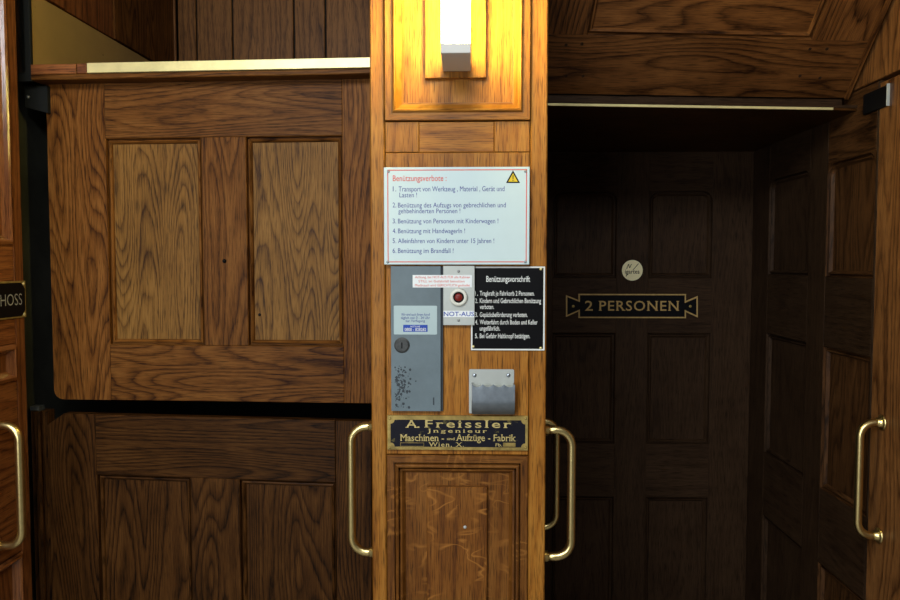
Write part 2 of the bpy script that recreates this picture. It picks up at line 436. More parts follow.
# lower panel
v1 = gv(455.5)
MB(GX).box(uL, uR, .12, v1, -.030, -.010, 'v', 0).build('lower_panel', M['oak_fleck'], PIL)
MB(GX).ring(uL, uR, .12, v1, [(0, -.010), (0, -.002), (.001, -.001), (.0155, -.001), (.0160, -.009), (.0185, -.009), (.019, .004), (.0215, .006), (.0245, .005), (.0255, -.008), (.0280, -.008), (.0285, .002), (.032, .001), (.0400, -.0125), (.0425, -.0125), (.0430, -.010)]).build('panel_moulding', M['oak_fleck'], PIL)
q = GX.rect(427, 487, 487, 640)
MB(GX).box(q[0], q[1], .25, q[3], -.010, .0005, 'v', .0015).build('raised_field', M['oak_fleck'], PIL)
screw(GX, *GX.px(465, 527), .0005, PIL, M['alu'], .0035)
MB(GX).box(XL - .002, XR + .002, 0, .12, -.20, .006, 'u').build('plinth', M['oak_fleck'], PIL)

# wall lamp
LAMP = thing('wall_lamp', GX.p((lb[0] + lb[1]) / 2, lbv0, .004), 'lit white box lamp glowing warm on the top of the oak pillar', 'lamp')
lw = .004; lo = .134
ul0, ul1 = GX.px(440.7, 48, lo)[0], GX.px(470.8, 48, lo)[0]
zc0 = GX.px(456, 53, lo)[1]; zc1 = GX.px(456, 43.2, lo)[1]
MB(GX).box(ul0, ul1, zc0, zc1, lw + .006, lo, 'v', .001).build('end_cap', M['lampwhite'], LAMP)
MB(GX).box(ul0 + .0006, ul1 - .0006, zc1, zc1 + .24, lw + .02, lo - .0006, 'v', .004).build('diffuser', M['glow'], LAMP)
MB(GX).box(ul0, ul1, zc1 + .24, zc1 + .262, lw + .006, lo, 'v', .001).build('end_cap', M['lampwhite'], LAMP)
MB(GX).box(ul0 + .004, ul1 - .004, zc0 + .004, zc1 + .258, lw, lw + .02, 'v', 0).build('back_plate', M['lampwhite'], LAMP)

# ------------------------------------------------------------------ signs on the pillar
def pboard(fr, x0, y0, x1, y1, w0, w1, name, mat, parent, r=0.0, label=None):
    a, b, c, d = fr.rect(x0, y0, x1, y1, w1)
    m = MB(fr)
    if r: m.prism(rrect(a, b, c, d, r), w0, w1)
    else: m.box(a, b, c, d, w0, w1, 'v', .0006)
    return m.build(name, mat, parent, label)
w1 = .0165
S = thing('prohibition_sign', GX.p(GX.px(457, 264)[0], gv(264), 0), 'large white enamel notice with blue lines, red heading and red border', 'sign')
pboard(GX, 384, 167, 529.5, 264.5, .013, w1, 'plate', M['white'], S)
MB(GX).box(*GX.rect(392, 176, 520, 258), 0, .013, 'v', 0).build('mounting_block', M['steel'], S)
a, b, c, d = GX.rect(387.5, 169.5, 526.8, 262.3, w1)
MB(GX).ring(a, b, c, d, [(0, w1 - .0002), (0, w1 + .0003), (.0018, w1 + .0003), (.0018, w1 - .0002)]).build('red_border', M['redink'], S)
m = MB(GX); tpx(m, GX, 'Benützungsverbote :', 392.8, 446.5, 181, 175.3, w1 + .0004, bold=.004); m.build('heading', M['redink'], S)
m = MB(GX)
for s, x0, x1, yb, yt in (('1.', 392.8, 396.2, 191.3, 186.3), ('Transport von Werkzeug , Material , Gerät und', 398.6, 504.5, 191.3, 186.3), ('Lasten !', 399.4, 417, 197.3, 192.6),
        ('2.', 392.6, 396.2, 207.4, 202.6), ('Benützung des Aufzugs von gebrechlichen und', 398, 505.8, 207.4, 202.6), ('gehbehinderten Personen !', 398.3, 460.3, 213.2, 208.6),
        ('3.', 392.6, 396.2, 223.3, 218.6), ('Benützung von Personen mit Kinderwagen !', 398, 498.3, 223.3, 218.6),
        ('4.', 392.6, 396.2, 233.2, 228.5), ('Benützung mit Handwagerln !', 398, 465, 233.2, 228.5),
        ('5.', 392.6, 396.2, 243.1, 238.4), ('Alleinfahren von Kindern unter 15 Jahren !', 398, 494.2, 243.1, 238.4),
        ('6.', 392.6, 396.2, 253, 248.3), ('Benützung im Brandfall !', 398, 453.5, 253, 248.3)):
    tpx(m, GX, s, x0, x1, yb, yt, w1 + .0004)
m.build('lettering', M['blueink'], S)
def tri(x0, x1, yb, yt, w): return [GX.px(x0, yb, w), GX.px(x1, yb, w), GX.px((x0 + x1) / 2, yt, w)]
T = MB(GX).prism(tri(506, 520, 183, 170.3, w1), w1, w1 + .0003).build('warning_triangle', M['blackenamel'], S)
MB(GX).prism(tri(508.2, 517.8, 181.7, 173.2, w1), w1, w1 + .0006).build('yellow_field', M['yellow'], T)
m = MB(GX); a, b, c, d = GX.rect(512.5, 175.3, 513.5, 179.2, w1); m.prism([(a + .0003, c), (b - .0003, c), (b, d), (a, d)], w1, w1 + .0009)
m.lathe((a + b) / 2, GX.px(513, 180.3, w1)[1], [(.0011, w1), (.0011, w1 + .0009)], 8); m.build('exclamation_mark', M['blackenamel'], T)
for x, y in ((388.5, 171.5), (525.5, 171.3), (387.8, 262), (525.3, 262)): screw(GX, *GX.px(x, y, w1), w1, S, M['steel'], .0028)

# grey steel box
BX = thing('steel_box', GX.p(GX.px(416, 411)[0], gv(411), 0), 'narrow grey painted steel box with round lock and small silver sticker', 'box')
bw = .012
pboard(GX, 391, 266.2, 440.7, 411.2, 0, bw, 'cover', M['grey'], BX)
pboard(GX, 440.9, 266.5, 443, 411, 0, bw - .005, 'side_flange', M['scuff'], BX)
kx, ky = GX.px(402, 345.2, bw)
LK = MB(GX).lathe(kx, ky, [(.016, bw), (.016, bw + .0008), (.0125, bw + .0025), (.0125, bw + .0045), (.009, bw + .0045), (.009, bw + .0032)], 28, True).build('lock', M['lockmetal'], BX)
MB(GX).box(kx - .0012, kx + .0012, ky - .006, ky + .006, bw + .002, bw + .0037, 'v', 0).build('key_slot', M['blackenamel'], LK)
m = MB(GX)
r2 = random.Random(3)
for i in range(170):
    x = 395 + abs(r2.gauss(0, 7)); y = r2.uniform(363, 408)
    if r2.random() > .55: x, y = 396 + (398 - y * 0 + r2.gauss(4, 5) - 396), 384 + r2.gauss(0, 7)
    x = min(max(x, 391.8), 432)
    u, v = GX.px(x, y, bw); s = r2.choice((.0005, .0007, .0010, .0018)) * r2.uniform(.7, 1.3); an = r2.uniform(0, 3.1)
    pts = [(u + s * (1 + .6 * r2.random()) * math.cos(an + k * 1.2566), v + s * 1.4 * math.sin(an + k * 1.2566)) for k in range(5)]
    m.prism(pts, bw - .0002, bw + .00015 + i * 1e-6)
m.build('paint_chips', M['scuff'], BX, kind='stuff')
pboard(GX, 433, 397.5, 434.3, 405, bw, bw + .0003, 'scratch', M['scuff'], BX)
ST = pboard(GX, 393.8, 305.7, 437, 334.5, bw, bw + .0005, 'sticker', M['silverlabel'], BX, .002, 'silver sticker with blue telephone field')
m = MB(GX); sw = bw + .0008
tpx(m, GX, 'Wir sind nach Ihrem Anruf', 401.3, 430, 315.8, 313.2, sw, bold=.003)
tpx(m, GX, 'täglich von 0 - 24 Uhr', 400.8, 430, 319, 316.4, sw, bold=.003); tpx(m, GX, 'zur Verfügung', 405.5, 425, 322, 319.6, sw, bold=.003)
m.build('lettering', M['blueink'], ST)
pboard(GX, 403.2, 324.8, 427.6, 331.8, bw + .0004, bw + .0008, 'phone_field', M['bluebox'], ST)
m = MB(GX); tpx(m, GX, '0800 - 828282', 404.6, 426.2, 331, 328, bw + .0010, bold=.008); tpx(m, GX, 'HOTLINE', 410.5, 420, 327.3, 325.7, bw + .0010, bold=.004)
m.build('phone_number', M['whiteink'], ST)

# emergency switch
NS = thing('emergency_switch', GX.p(GX.px(458, 325)[0], gv(325), 0), 'aluminium switch plate with red push button in a white collar', 'switch')
nw0, nw = .0045, .012
MB(GX).box(*GX.rect(446, 270, 467, 321), 0, nw0, 'v', 0).build('back_box', M['steel'], NS)
pboard(GX, 443.2, 265.8, 474.6, 325.2, nw0, nw, 'plate', M['alu'], NS)
cx_, cy_ = GX.px(458.6, 297.3, nw)
MB(GX).lathe(cx_, cy_, [(.0178, nw), (.0178, nw + .005), (.0165, nw + .0075), (.0125, nw + .0085), (.0112, nw + .007), (.0110, nw + .001)], 32).build('collar', M['cream'], NS)
MB(GX).lathe(cx_, cy_, [(.0113, nw), (.0113, nw + .0014), (.0112, nw + .0015)], 32).build('well', M['blackenamel'], NS)
MB(GX).lathe(cx_, cy_, [(.0080, nw + .001), (.0080, nw + .0035), (.0068, nw + .0052), (.0035, nw + .0058), (.001, nw + .0059)], 28).build('push_button', M['button'], NS)
LS = pboard(GX, 443.4, 310.8, 474.4, 317.3, nw, nw + .0006, 'label_strip', M['paper'], NS)
m = MB(GX); tpx(m, GX, 'NOT-AUS', 443.8, 474, 316.1, 311.8, nw + .0009, bold=.008); m.build('lettering', M['bluebox'], LS)
for y in (271.4, 320.4): screw(GX, *GX.px(458.6, y, nw), nw, NS, M['steel'], .0028)
# red warning strip across box and switch
WS = thing('warning_strip', GX.p(GX.px(442, 287)[0], gv(287), bw), 'thin white paper strip with tiny red print bridging grey box and switch plate', 'sticker')
pboard(GX, 412.6, 275, 472, 287.6, bw + .0001, bw + .0008, 'paper', M['paper'], WS)
m = MB(GX); k = bw + .0011
tpx(m, GX, 'Achtung, bei NOT-AUS FÜR alle Kabinen', 415, 470, 278.3, 275.9, k); tpx(m, GX, 'STILL im Gefahrfall benutzen', 418.5, 464.5, 282.4, 280, k)
tpx(m, GX, 'Missbrauch wird GERICHTLICH geahndet', 415, 470, 286.4, 284, k); m.build('lettering', M['redink'], WS)

# black regulation sign
RS = thing('regulation_sign', GX.p(GX.px(508, 350)[0], gv(350), 0), 'black notice with white border and white lettering right of the red button', 'sign')
kw = .003
pboard(GX, 470.7, 266.2, 545, 350.6, .0003, kw, 'plate', M['blackenamel'], RS)
a, b, c, d = GX.rect(471, 266.5, 544.8, 350.3, kw)
MB(GX).ring(a, b, c, d, [(0, kw - .0002), (0, kw + .0003), (.0030, kw + .0003), (.0030, kw - .0002)]).build('white_border', M['whiteink'], RS)
m = MB(GX); k = kw + .0004
tpx(m, GX, 'Benützungsvorschrift', 486.3, 530, 281.8, 276, k, bold=.008); m.build('heading', M['whiteink'], RS)
m = MB(GX)
for s, x0, x1, yb, yt in (('1.', 475, 478, 295.6, 291), ('Tragkraft je Fahrkorb 2 Personen.', 479.8, 534.5, 295.6, 291),
        ('2.', 475, 478, 303, 298.4), ('Kindern und Gebrechlichen Benützung', 479.8, 541, 303, 298.4), ('verboten.', 479.8, 494, 309, 304.4),
        ('3.', 475, 478, 316.9, 312.3), ('Gepäcksbeförderung verboten.', 479.8, 527.5, 316.9, 312.3),
        ('4.', 475, 478, 324.4, 319.8), ('Weiterfahrt durch Boden und Keller', 479.8, 537.5, 324.4, 319.8), ('ungefährlich.', 479.8, 500, 330.6, 326),
        ('5.', 475, 478, 338.2, 333.6), ('Bei Gefahr Haltknopf betätigen.', 479.8, 530, 338.2, 333.6)):
    tpx(m, GX, s, x0, x1, yb, yt, k, bold=.006)
m.build('lettering', M['whiteink'], RS)
for x, y in ((473.3, 346.5), (540.8, 269), (540.6, 348)): screw(GX, *GX.px(x, y, kw), kw, RS, M['sill_brass'], .0028)

# wall ashtray
AT = thing('wall_ashtray', GX.p(GX.px(491, 414)[0], gv(414), 0), 'small aluminium wall ashtray with scalloped rim above the brass nameplate', 'ashtray')
a, b, c, d = GX.rect(469, 369.3, 514, 413.5, .002)
MB(GX).prism(rrect(a, b, c, d, .003), 0, .002).build('back_plate', M['alu'], AT)
for x in (474.6, 508.4): screw(GX, *GX.px(x, 375.3, .002), .002, AT, M['chrome'], .0042)
ua, ub = GX.px(472.2, 400, .03)[0], GX.px(514.8, 400, .03)[0]
vt, vb_ = GX.px(491, 384.3, .03)[1], GX.px(491, 414, .012)[1]
m = MB(GX); NU = 48
def sc(u): return -.0055 * abs(math.sin(4 * math.pi * (u - ua) / (ub - ua))) ** .8
prof = [(0, .030), (.012, .0325), (.03, .0345), (.045, .0345), (.062, .033)]
H = vt - vb_
for th in (0, -.0012):
    rows = []
    for i in range(NU + 1):
        u = ua + (ub - ua) * i / NU; row = []
        for q in range(15):
            f = q / 14
            w = .031 + .003 * f if f < .55 else .03265 - .016 * ((f - .55) / .45) ** 2.2
            row.append(m.vert(u, vt + sc(u) * (1 - f) ** 9 - H * f, w + th))
        rows.append(row)
    for A, B in zip(rows, rows[1:]):
        for q in range(14):
            fc = (A[q + 1], B[q + 1], B[q], A[q]); m.face(fc if th == 0 else fc[::-1], 'u', True)
m.build('bin', M['darkalu'], AT)
for u in (ua, ub - .0012):
    MB(GX).prism([(0, 0)], 0, 0) if False else None
    s = MB(Fr(GX.p(u, 0, 0), (0, -1, 0))); s.prism([(.002, vb_ + .001), (.014, vb_ + .001), (.030, vb_ + H * .25), (.0335, vb_ + H * .5), (.030, vt - .001), (.002, vt - .001)], 0, .0012)
    s.build('side_plate', M['steel'], AT)
MB(GX).box(ua + .0015, ub - .0015, vt - .0075, vt - .0062, .002, .0285, 'u', 0).build('cigarette_rest', M['alu'], AT)

# maker's nameplate
NP = thing('nameplate', GX.p(GX.px(458, 450)[0], gv(450), 0), 'old brass nameplate with worn black ground screwed above the lower pillar panel', 'nameplate')
pw = .0065
pboard(GX, 387.3, 415.8, 528, 450.2, 0, pw, 'plate', M['old_brass'], NP)
a, b, c, d = GX.rect(390.6, 420, 525.3, 447, pw); k = .0085
pts = []
for (cu, cv, s0) in ((a, c, 90), (b, c, 180), (b, d, 270), (a, d, 0)):
    for q in range(5):
        an = R(s0 - 90 * q / 4); pts.append((cu + k * math.cos(an), cv + k * math.sin(an)))
MB(GX).prism(pts, pw - .0005, pw + .0002).build('black_ground', M['blackplate'], NP)
m = MB(GX); k = pw + .0004
tpx(m, GX, 'A.', 406, 419.5, 427.6, 420.2, k, bold=.010, serif=True)
tpx(m, GX, 'Freissler', 425.2, 511.3, 427.6, 420.2, k, bold=.010, spacing=1.25, serif=True)
tpx(m, GX, 'Jngenieur', 427.5, 487, 432.6, 429, k, bold=.006, spacing=1.35, serif=True)
tpx(m, GX, 'Maschinen -', 400.6, 444, 441, 434.4, k, bold=.006, serif=True)
tpx(m, GX, 'und', 447, 454.5, 440, 437.4, k, bold=.01)
tpx(m, GX, 'Aufzüge - Fabrik', 456.4, 515.5, 441, 434.4, k, bold=.006, serif=True)
tpx(m, GX, 'Wien, X.', 429, 464, 446.6, 442.4, k, bold=.006, spacing=1.2, serif=True)
tpx(m, GX, 'Fb.', 495.5, 502, 446.4, 443.4, k, bold=.01)
m.build('lettering', M['gilt'], NP)
pboard(GX, 503, 442.8, 515.6, 446.8, pw, pw + .0006, 'number_field', M['old_brass'], NP)
MB(GX).ring(*GX.rect(400.3, 442.6, 424, 446.4, pw), [(0, pw), (0, k), (.0008, k), (.0008, pw)]).build('engraved_box', M['old_brass'], NP)
for x, y in ((389.8, 418.5), (525.5, 418.5), (389.8, 447.6), (525.5, 447.6)): screw(GX, *GX.px(x, y, pw), pw, NP, M['old_brass'], .0028)

# ------------------------------------------------------------------ handles on the pillar
FPL = Fr((XL, 0, 0), (0, -1, 0))                     # pillar's left flank, facing -x
FPR = Fr((XR, 0, 0), (0, 1, 0))                      # right flank, facing +x
HZ0, HZ1 = gv(556.5) - .012, gv(427) + .002
def hx(x, Y): return py_(x, 480, Y).x
handle(FPL, -.05, Z0 - .619, Z0 - .345, XL + .003 - hx(351.5, .05), .0092, 'brass grab handle on the left side of the oak pillar', -.003)
handle(FPR, .05, Z0 - .624, Z0 - .350, hx(571.5, .05) - XR + .003, .0092, 'larger brass grab handle on the right side of the oak pillar', -.003)

# ------------------------------------------------------------------ left opening : the upper cabin and its apron
zs = py_(88, 63, .24).z                              # top of the sill
pl, pr = pz(88, 63, zs), pz(370, 57.3, zs)
UA = (pr - pl).normalized()
FS = Fr(pl, UA)                                      # sill front plane, v = height above the sill top (z)
FS.O.z = 0
def on(fr, x, y, w=0): return fr.px(x, y, w)
u_l = on(FS, 30, 66)[0]; u_r = u_l + .835
CL = thing('lift_cabin', FS.p((u_l + u_r) / 2, zs, -.4), 'upper lift cabin on the left with brass sill and hanging panelled apron', 'lift cabin')
AW = -.045                                            # apron plane behind the sill front
sb = on(FS, 225, 69.5)[1]
zb = on(FS, 225, 79)[1]
u_br = on(FS, 87, 66)[0]
MB(FS).box(u_br, u_r, on(FS, 225, 70.3)[1], zs, -.03, .0015, 'u', .001).build('sill_strip', M['sill_brass'], CL, 'brass edge strip')
MB(FS).box(u_l + .002, on(FS, 76, 66)[0], on(FS, 225, 70.8)[1], zs - .001, -.03, .001, 'u').build('sill_wood', M['red'], CL)
MB(FS).box(on(FS, 76.8, 66)[0], u_br - .0006, on(FS, 225, 70.8)[1], zs - .001, -.03, .001, 'u').build('sill_wood', M['red'], CL)
MB(FS).box(u_l, u_r, on(FS, 225, 76.3)[1], on(FS, 225, 71)[1], -.85, -.0005, 'u', .002).build('floor_board', M['brown_plain'], CL)
FA = Fr(FS.p(0, 0, AW), UA)
AP = MB(FA).box(on(FA, 54, 250)[0], u_r, on(FA, 225, 395)[1], on(FA, 225, 79)[1], -.035, -.022, 'v', 0).build('apron', M['brown_plain'], CL)
ax = [on(FA, x, 240)[0] for x in (50, 107.5, 202.5, 247, 343)]
ay = [on(FA, 225, y)[1] for y in (401.5, 345.5, 136.8, 78.5)]
r_ = .024
pts = [(ax[0], ay[3]), (ax[1], ay[3]), (ax[1], ay[0])] + [(ax[0] + r_ - r_ * math.sin(R(t)), ay[0] + r_ - r_ * math.cos(R(t))) for t in (0, 22, 45, 68, 90)]
MB(FA).prism(pts, -.022, 0, 'v').build('stile', M['brown'], AP)
MB(FA).box(ax[4], u_r, ay[0], ay[3], -.022, 0, 'v').build('stile', M['brown'], AP)
MB(FA).box(ax[2], ax[3], ay[1], ay[2], -.022, -.0004, 'v').build('stile', M['brown'], AP)
MB(FA).box(ax[1], ax[4], ay[0], ay[1], -.022, -.0002, 'u').build('rail', M['brown'], AP)
MB(FA).box(ax[1], ax[4], ay[2], ay[3], -.022, -.0002, 'u').build('rail', M['brown_plain'], AP)
for a, b in ((ax[1], ax[2]), (ax[3], ax[4])):
    MB(FA).box(a, b, ay[1], ay[2], -.022, -.012, 'v', 0).build('panel', M['panel_oak'], AP)
    MB(FA).ring(a, b, ay[1], ay[2], PROF).build('panel_moulding', M['brown'], AP)
u, v = on(FA, 224.5, 261); MB(FA).lathe(u, v, [(.005, -.0004), (.005, .002), (.003, .0055), (.001, .006)], 14).build('screw', M['blackenamel'], AP)
u, v = on(FA, 258, 315); MB(FA).lathe(u, v, [(.0035, -.012), (.0035, -.0105), (.001, -.010)], 10).build('screw', M['blackenamel'], AP)
# bracket under the left end of the sill
a, b, c, d = FA.rect(25.5, 86, 48, 112, .01)
BK = MB(FA).prism([(a, c + .012), (b, c - .003), (b, d), (a, d)], -.02, .012).build('bracket', M['black'], CL)
MB(FA).lathe(*on(FA, 28.5, 97, .012), [(.004, .012), (.004, .015), (.001, .016)], 10).build('bolt', M['steel'], BK)
# cabin walls
DEP = .80
FB = Fr(FS.p(0, 0, -DEP), UA)
us = [u_l] + [on(FB, x, 30)[0] for x in (196.5, 232.5, 294, 325.5)] + [u_r]
BWk = MB(FB).box(u_l, u_r, zs - .03, zs + .62, -.03, -.012, 'v', 0).build('back_wall', M['black'], CL)
for a, b in zip(us, us[1:]):
    MB(FB).box(a + .003, b - .003, zs - .01, zs + .62, -.012, 0, 'v', .002).build('board', M['board'], BWk)
SU = -FS.W.normalized()
FL = Fr(FS.p(u_l, 0, 0), SU)                          # cabin's left side wall: u = depth, w towards the inside
SW = MB(FL).box(.0, DEP, zs - .02, zs + .62, -.03, -.012, 'v', 0).build('side_wall', M['brown_plain'], CL)
zk = FL.px(110, 36)[1]
MB(FL).box(.01, DEP, zs - .003, zk - .005, -.012, -.001, 'u', .001).build('kick_board', M['ochre'], SW, 'ochre painted kick board')
a = FL.px(174.5, 30)[0]; MB(FL).box(a - .004, min(a + .004, DEP - .002), zs, zs + .62, -.001, .005, 'v', .002).build('bead', M['jamb'], SW)
pu = [FL.px(x, 20)[0] for x in (66, 115, 122)]
MB(FL).box(.01, pu[0], zk + .002, zs + .62, -.012, -.001, 'v').build('stile', M['red'], SW)
MB(FL).box(pu[0] + .004, pu[1], zk + .002, zs + .62, -.012, -.006, 'v').build('panel', M['red'], SW)
MB(FL).box(pu[1] + .003, DEP - .002, zk + .002, zs + .62, -.012, -.001, 'v').build('stile', M['brown'], SW)
MB(FL).box(0, .01, zs - .04, zs + .62, -.03, .002, 'v').build('front_edge', M['black'], SW)
FRr = Fr(FS.p(u_r, 0, 0), -SU)
MB(FRr).box(-DEP, 0, zs - .02, zs + .62, -.02, 0, 'v').build('side_wall', M['brown_plain'], CL)

# the lower cabin's panelled front
zl = py_(70, 413.6, .27).z
p0, p1 = pz(70, 413.6, zl), pz(340, 420.2, zl)
FLW = Fr(Vector((p0.x, p0.y, 0)), (p1 - p0))
LC = thing('panelled_barrier', FLW.p(.4, 0, 0), 'shade-darkened oak panelled lift front below the gap, rising from the bottom on the left', 'barrier')
lx = [on(FLW, x, 500)[0] for x in (49.5, 97, 190.5, 239.5, 335.5)]
ly0, ly1 = on(FLW, 200, 478)[1], zl
lur = lx[0] + .82
MB(FLW).box(lx[0] + .02, lur, .45, zl - .02, -.035, -.022, 'v', 0).build('backing', M['black'], LC)
ch = on(FLW, 64, 414)[0]
MB(FLW).prism([(lx[0], .4), (lx[1], .4), (lx[1], zl), (ch, zl), (lx[0], zl - .030)], -.022, 0, 'v').build('stile', M['low'], LC)
MB(FLW).box(lx[4] + .001, lur, .4, zl - .001, -.022, 0, 'v').build('stile', M['low'], LC)
MB(FLW).box(lx[2], lx[3], .62, ly0, -.022, -.0004, 'v').build('stile', M['low'], LC)
MB(FLW).box(lx[1], lx[4], ly0, zl - .0005, -.022, -.0002, 'u').build('rail', M['low'], LC)
MB(FLW).box(lx[1], lx[4], .4, .62, -.022, -.0002, 'u').build('rail', M['low'], LC)
for a, b in ((lx[1], lx[2]), (lx[3], lx[4])):
    MB(FLW).box(a, b, .62, ly0, -.022, -.012, 'v', 0).build('panel', M['low'], LC)
    MB(FLW).ring(a, b, .62, ly0, PROF).build('panel_moulding', M['low'], LC)
ptop = on(FLW, 36, 411)[1]
for x0, x1, ww in ((32.5, 37.5, .0), (38, 43, .006), (43.5, 49, .0)):
    a, b = on(FLW, x0, 500)[0], on(FLW, x1, 500)[0]
    MB(FLW).box(a, b, .4, ptop, -.03, ww, 'v', .003).build('post_bead', M['low'], LC)
a, b = on(FLW, 33, 500)[0], on(FLW, 42, 500)[0]
MB(FLW).box(a, b, ptop, ptop + .012, -.02, .004, 'v', .003).build('post_cap', M['lockmetal'], LC)

# ------------------------------------------------------------------ left jamb (reveal facing right)
FJ = Fr((WL, 0, 0), (0, 1, 0))
LJ = thing('panelled_jamb', (WL, .0, 0), 'reddish oak panelled side jamb at the left edge of the left opening', 'jamb', kind='thing')
ue = FJ.px(24.5, 300)[0]; un = -.22
MB(FJ).box(un, ue, 0, TOP, -.05, -.024, 'v', 0).build('core', M['red'], LJ)
pe = FJ.px(9.5, 120)[0]
def jv(y, x=8): return FJ.px(x, y)[1]
MB(FJ).box(pe, ue, 0, TOP, -.024, 0, 'v', .003).build('stile', M['red'], LJ)
MB(FJ).box(un, un + .06, 0, TOP, -.024, 0, 'v', .003).build('stile', M['red'], LJ)
zz = [jv(246), jv(345), jv(383), jv(560)]
for v0, v1 in ((zz[1] + .0, zz[0]), (zz[3], zz[2])):
    MB(FJ).box(un + .06, pe, v0, v1, -.024, -.0003, 'u', .002).build('rail', M['red'], LJ)
JP = [(0, 0), (.004, .004), (.010, .006), (.014, .003), (.018, -.004), (.024, -.010)]
for v0, v1 in ((zz[0], TOP), (zz[2], zz[1]), (.15, zz[3])):
    MB(FJ).box(un + .06, pe, v0, v1, -.024, -.010, 'v', 0).build('panel', M['red'], LJ)
    MB(FJ).ring(un + .06, pe, v0, v1, JP).build('panel_moulding', M['red_gloss'], LJ)
handle(FJ, FJ.px(-9, 425)[0], Z0 - .622, Z0 - .352, .062, .0092, 'brass grab handle on the reddish left jamb at the picture edge')
# floor plate on the left jamb
a = FJ.px(26, 300, .004)[0]
b0, b1 = FJ.px(10, 319, .004)[1], FJ.px(10, 281.3, .004)[1]
LP = thing('floor_plate', FJ.p(a - .1, b0, 0), 'black floor plate with thin silver letters on the left jamb', 'sign')
MB(FJ).box(a - .25, a, b0, b1, 0, .004, 'u', .001).build('frame', M['old_brass'], LP)
c_ = .014
MB(FJ).prism([(a - .245, b0 + .004), (a - .004 - c_, b0 + .004), (a - .004, b0 + .004 + c_), (a - .004, b1 - .004 - c_), (a - .004 - c_, b1 - .004), (a - .245, b1 - .004)], .003, .0045, 'u').build('black_ground', M['blackenamel'], LP)
m = MB(FJ)
text(m, 'HOSS', FJ.px(.5, 300, .0047)[0], FJ.px(22, 300, .0047)[0], FJ.px(12, 305.5, .0047)[1], FJ.px(12, 294, .0047)[1] - FJ.px(12, 305.5, .0047)[1], .0047, bold=-.008)
m.build('lettering', M['alu'], LP)
for v in (b0 + .007, b1 - .007): screw(FJ, a - .008, v, .004, LP, M['sill_brass'], .004)

# ------------------------------------------------------------------ right cabin
ZC = Z0 + .395
bl, br = pz(546, 105.4, ZC), pz(832, 109.8, ZC)
YB = 1.09
CR = thing('lift_cabin', (.56, .7, .02), 'right lift cabin, dark panelled inside, open in front', 'lift cabin')
FRB = Fr((0, YB, 0), (1, 0, 0))
xl_ = XR + .005
cx = [xl_] + [FRB.px(x, 300)[0] for x in (552.5, 616, 648, 711.5)] + [WR]
cz = [FRB.px(640, y)[1] for y in (191, 278, 333, 444, 497)] + [.32]
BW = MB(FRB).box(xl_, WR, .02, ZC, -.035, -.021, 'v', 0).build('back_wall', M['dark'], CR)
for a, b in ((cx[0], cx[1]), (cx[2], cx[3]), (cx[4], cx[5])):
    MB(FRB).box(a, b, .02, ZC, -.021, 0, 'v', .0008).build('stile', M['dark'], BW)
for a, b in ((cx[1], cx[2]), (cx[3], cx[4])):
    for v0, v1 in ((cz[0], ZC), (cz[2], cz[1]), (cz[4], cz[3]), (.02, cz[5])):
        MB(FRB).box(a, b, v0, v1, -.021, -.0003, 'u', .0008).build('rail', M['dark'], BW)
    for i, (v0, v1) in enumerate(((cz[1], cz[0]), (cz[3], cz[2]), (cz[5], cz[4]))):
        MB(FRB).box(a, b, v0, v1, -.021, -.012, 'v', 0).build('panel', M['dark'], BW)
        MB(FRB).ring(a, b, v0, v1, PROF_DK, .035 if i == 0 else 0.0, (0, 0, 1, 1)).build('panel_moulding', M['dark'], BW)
# right side wall
FSW = Fr((WR, 0, 0), (0, -1, 0))
yj = FSW.px(874, 300)[0]                              # u = -Y at the jamb stile
su = [-YB] + [FSW.px(x, 300)[0] for x in (767, 807, 824.5, 872)]
sz = [Z0 + .279, Z0 - .033, Z0 - .228, Z0 - .63, Z0 - .843, .3]
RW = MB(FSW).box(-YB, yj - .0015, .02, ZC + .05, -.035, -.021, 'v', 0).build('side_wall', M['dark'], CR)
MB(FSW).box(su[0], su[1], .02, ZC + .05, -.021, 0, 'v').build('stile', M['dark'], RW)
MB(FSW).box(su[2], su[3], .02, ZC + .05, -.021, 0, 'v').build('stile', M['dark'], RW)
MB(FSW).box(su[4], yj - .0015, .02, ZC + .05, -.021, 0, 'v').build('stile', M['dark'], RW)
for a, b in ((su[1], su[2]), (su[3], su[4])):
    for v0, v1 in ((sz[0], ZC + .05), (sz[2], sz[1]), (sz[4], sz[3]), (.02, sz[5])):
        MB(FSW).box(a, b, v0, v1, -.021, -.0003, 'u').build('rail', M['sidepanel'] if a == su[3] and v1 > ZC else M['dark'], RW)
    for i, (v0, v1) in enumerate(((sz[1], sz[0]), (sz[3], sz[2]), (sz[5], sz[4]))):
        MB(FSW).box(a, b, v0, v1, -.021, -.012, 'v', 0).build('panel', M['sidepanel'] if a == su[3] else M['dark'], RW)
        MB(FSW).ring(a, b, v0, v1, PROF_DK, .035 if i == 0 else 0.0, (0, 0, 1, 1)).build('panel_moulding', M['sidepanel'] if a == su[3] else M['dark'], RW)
FLS = Fr((xl_, 0, 0), (0, 1, 0))
MB(FLS).box(.24, YB, .02, ZC, -.02, 0, 'v').build('side_wall', M['dark'], CR)
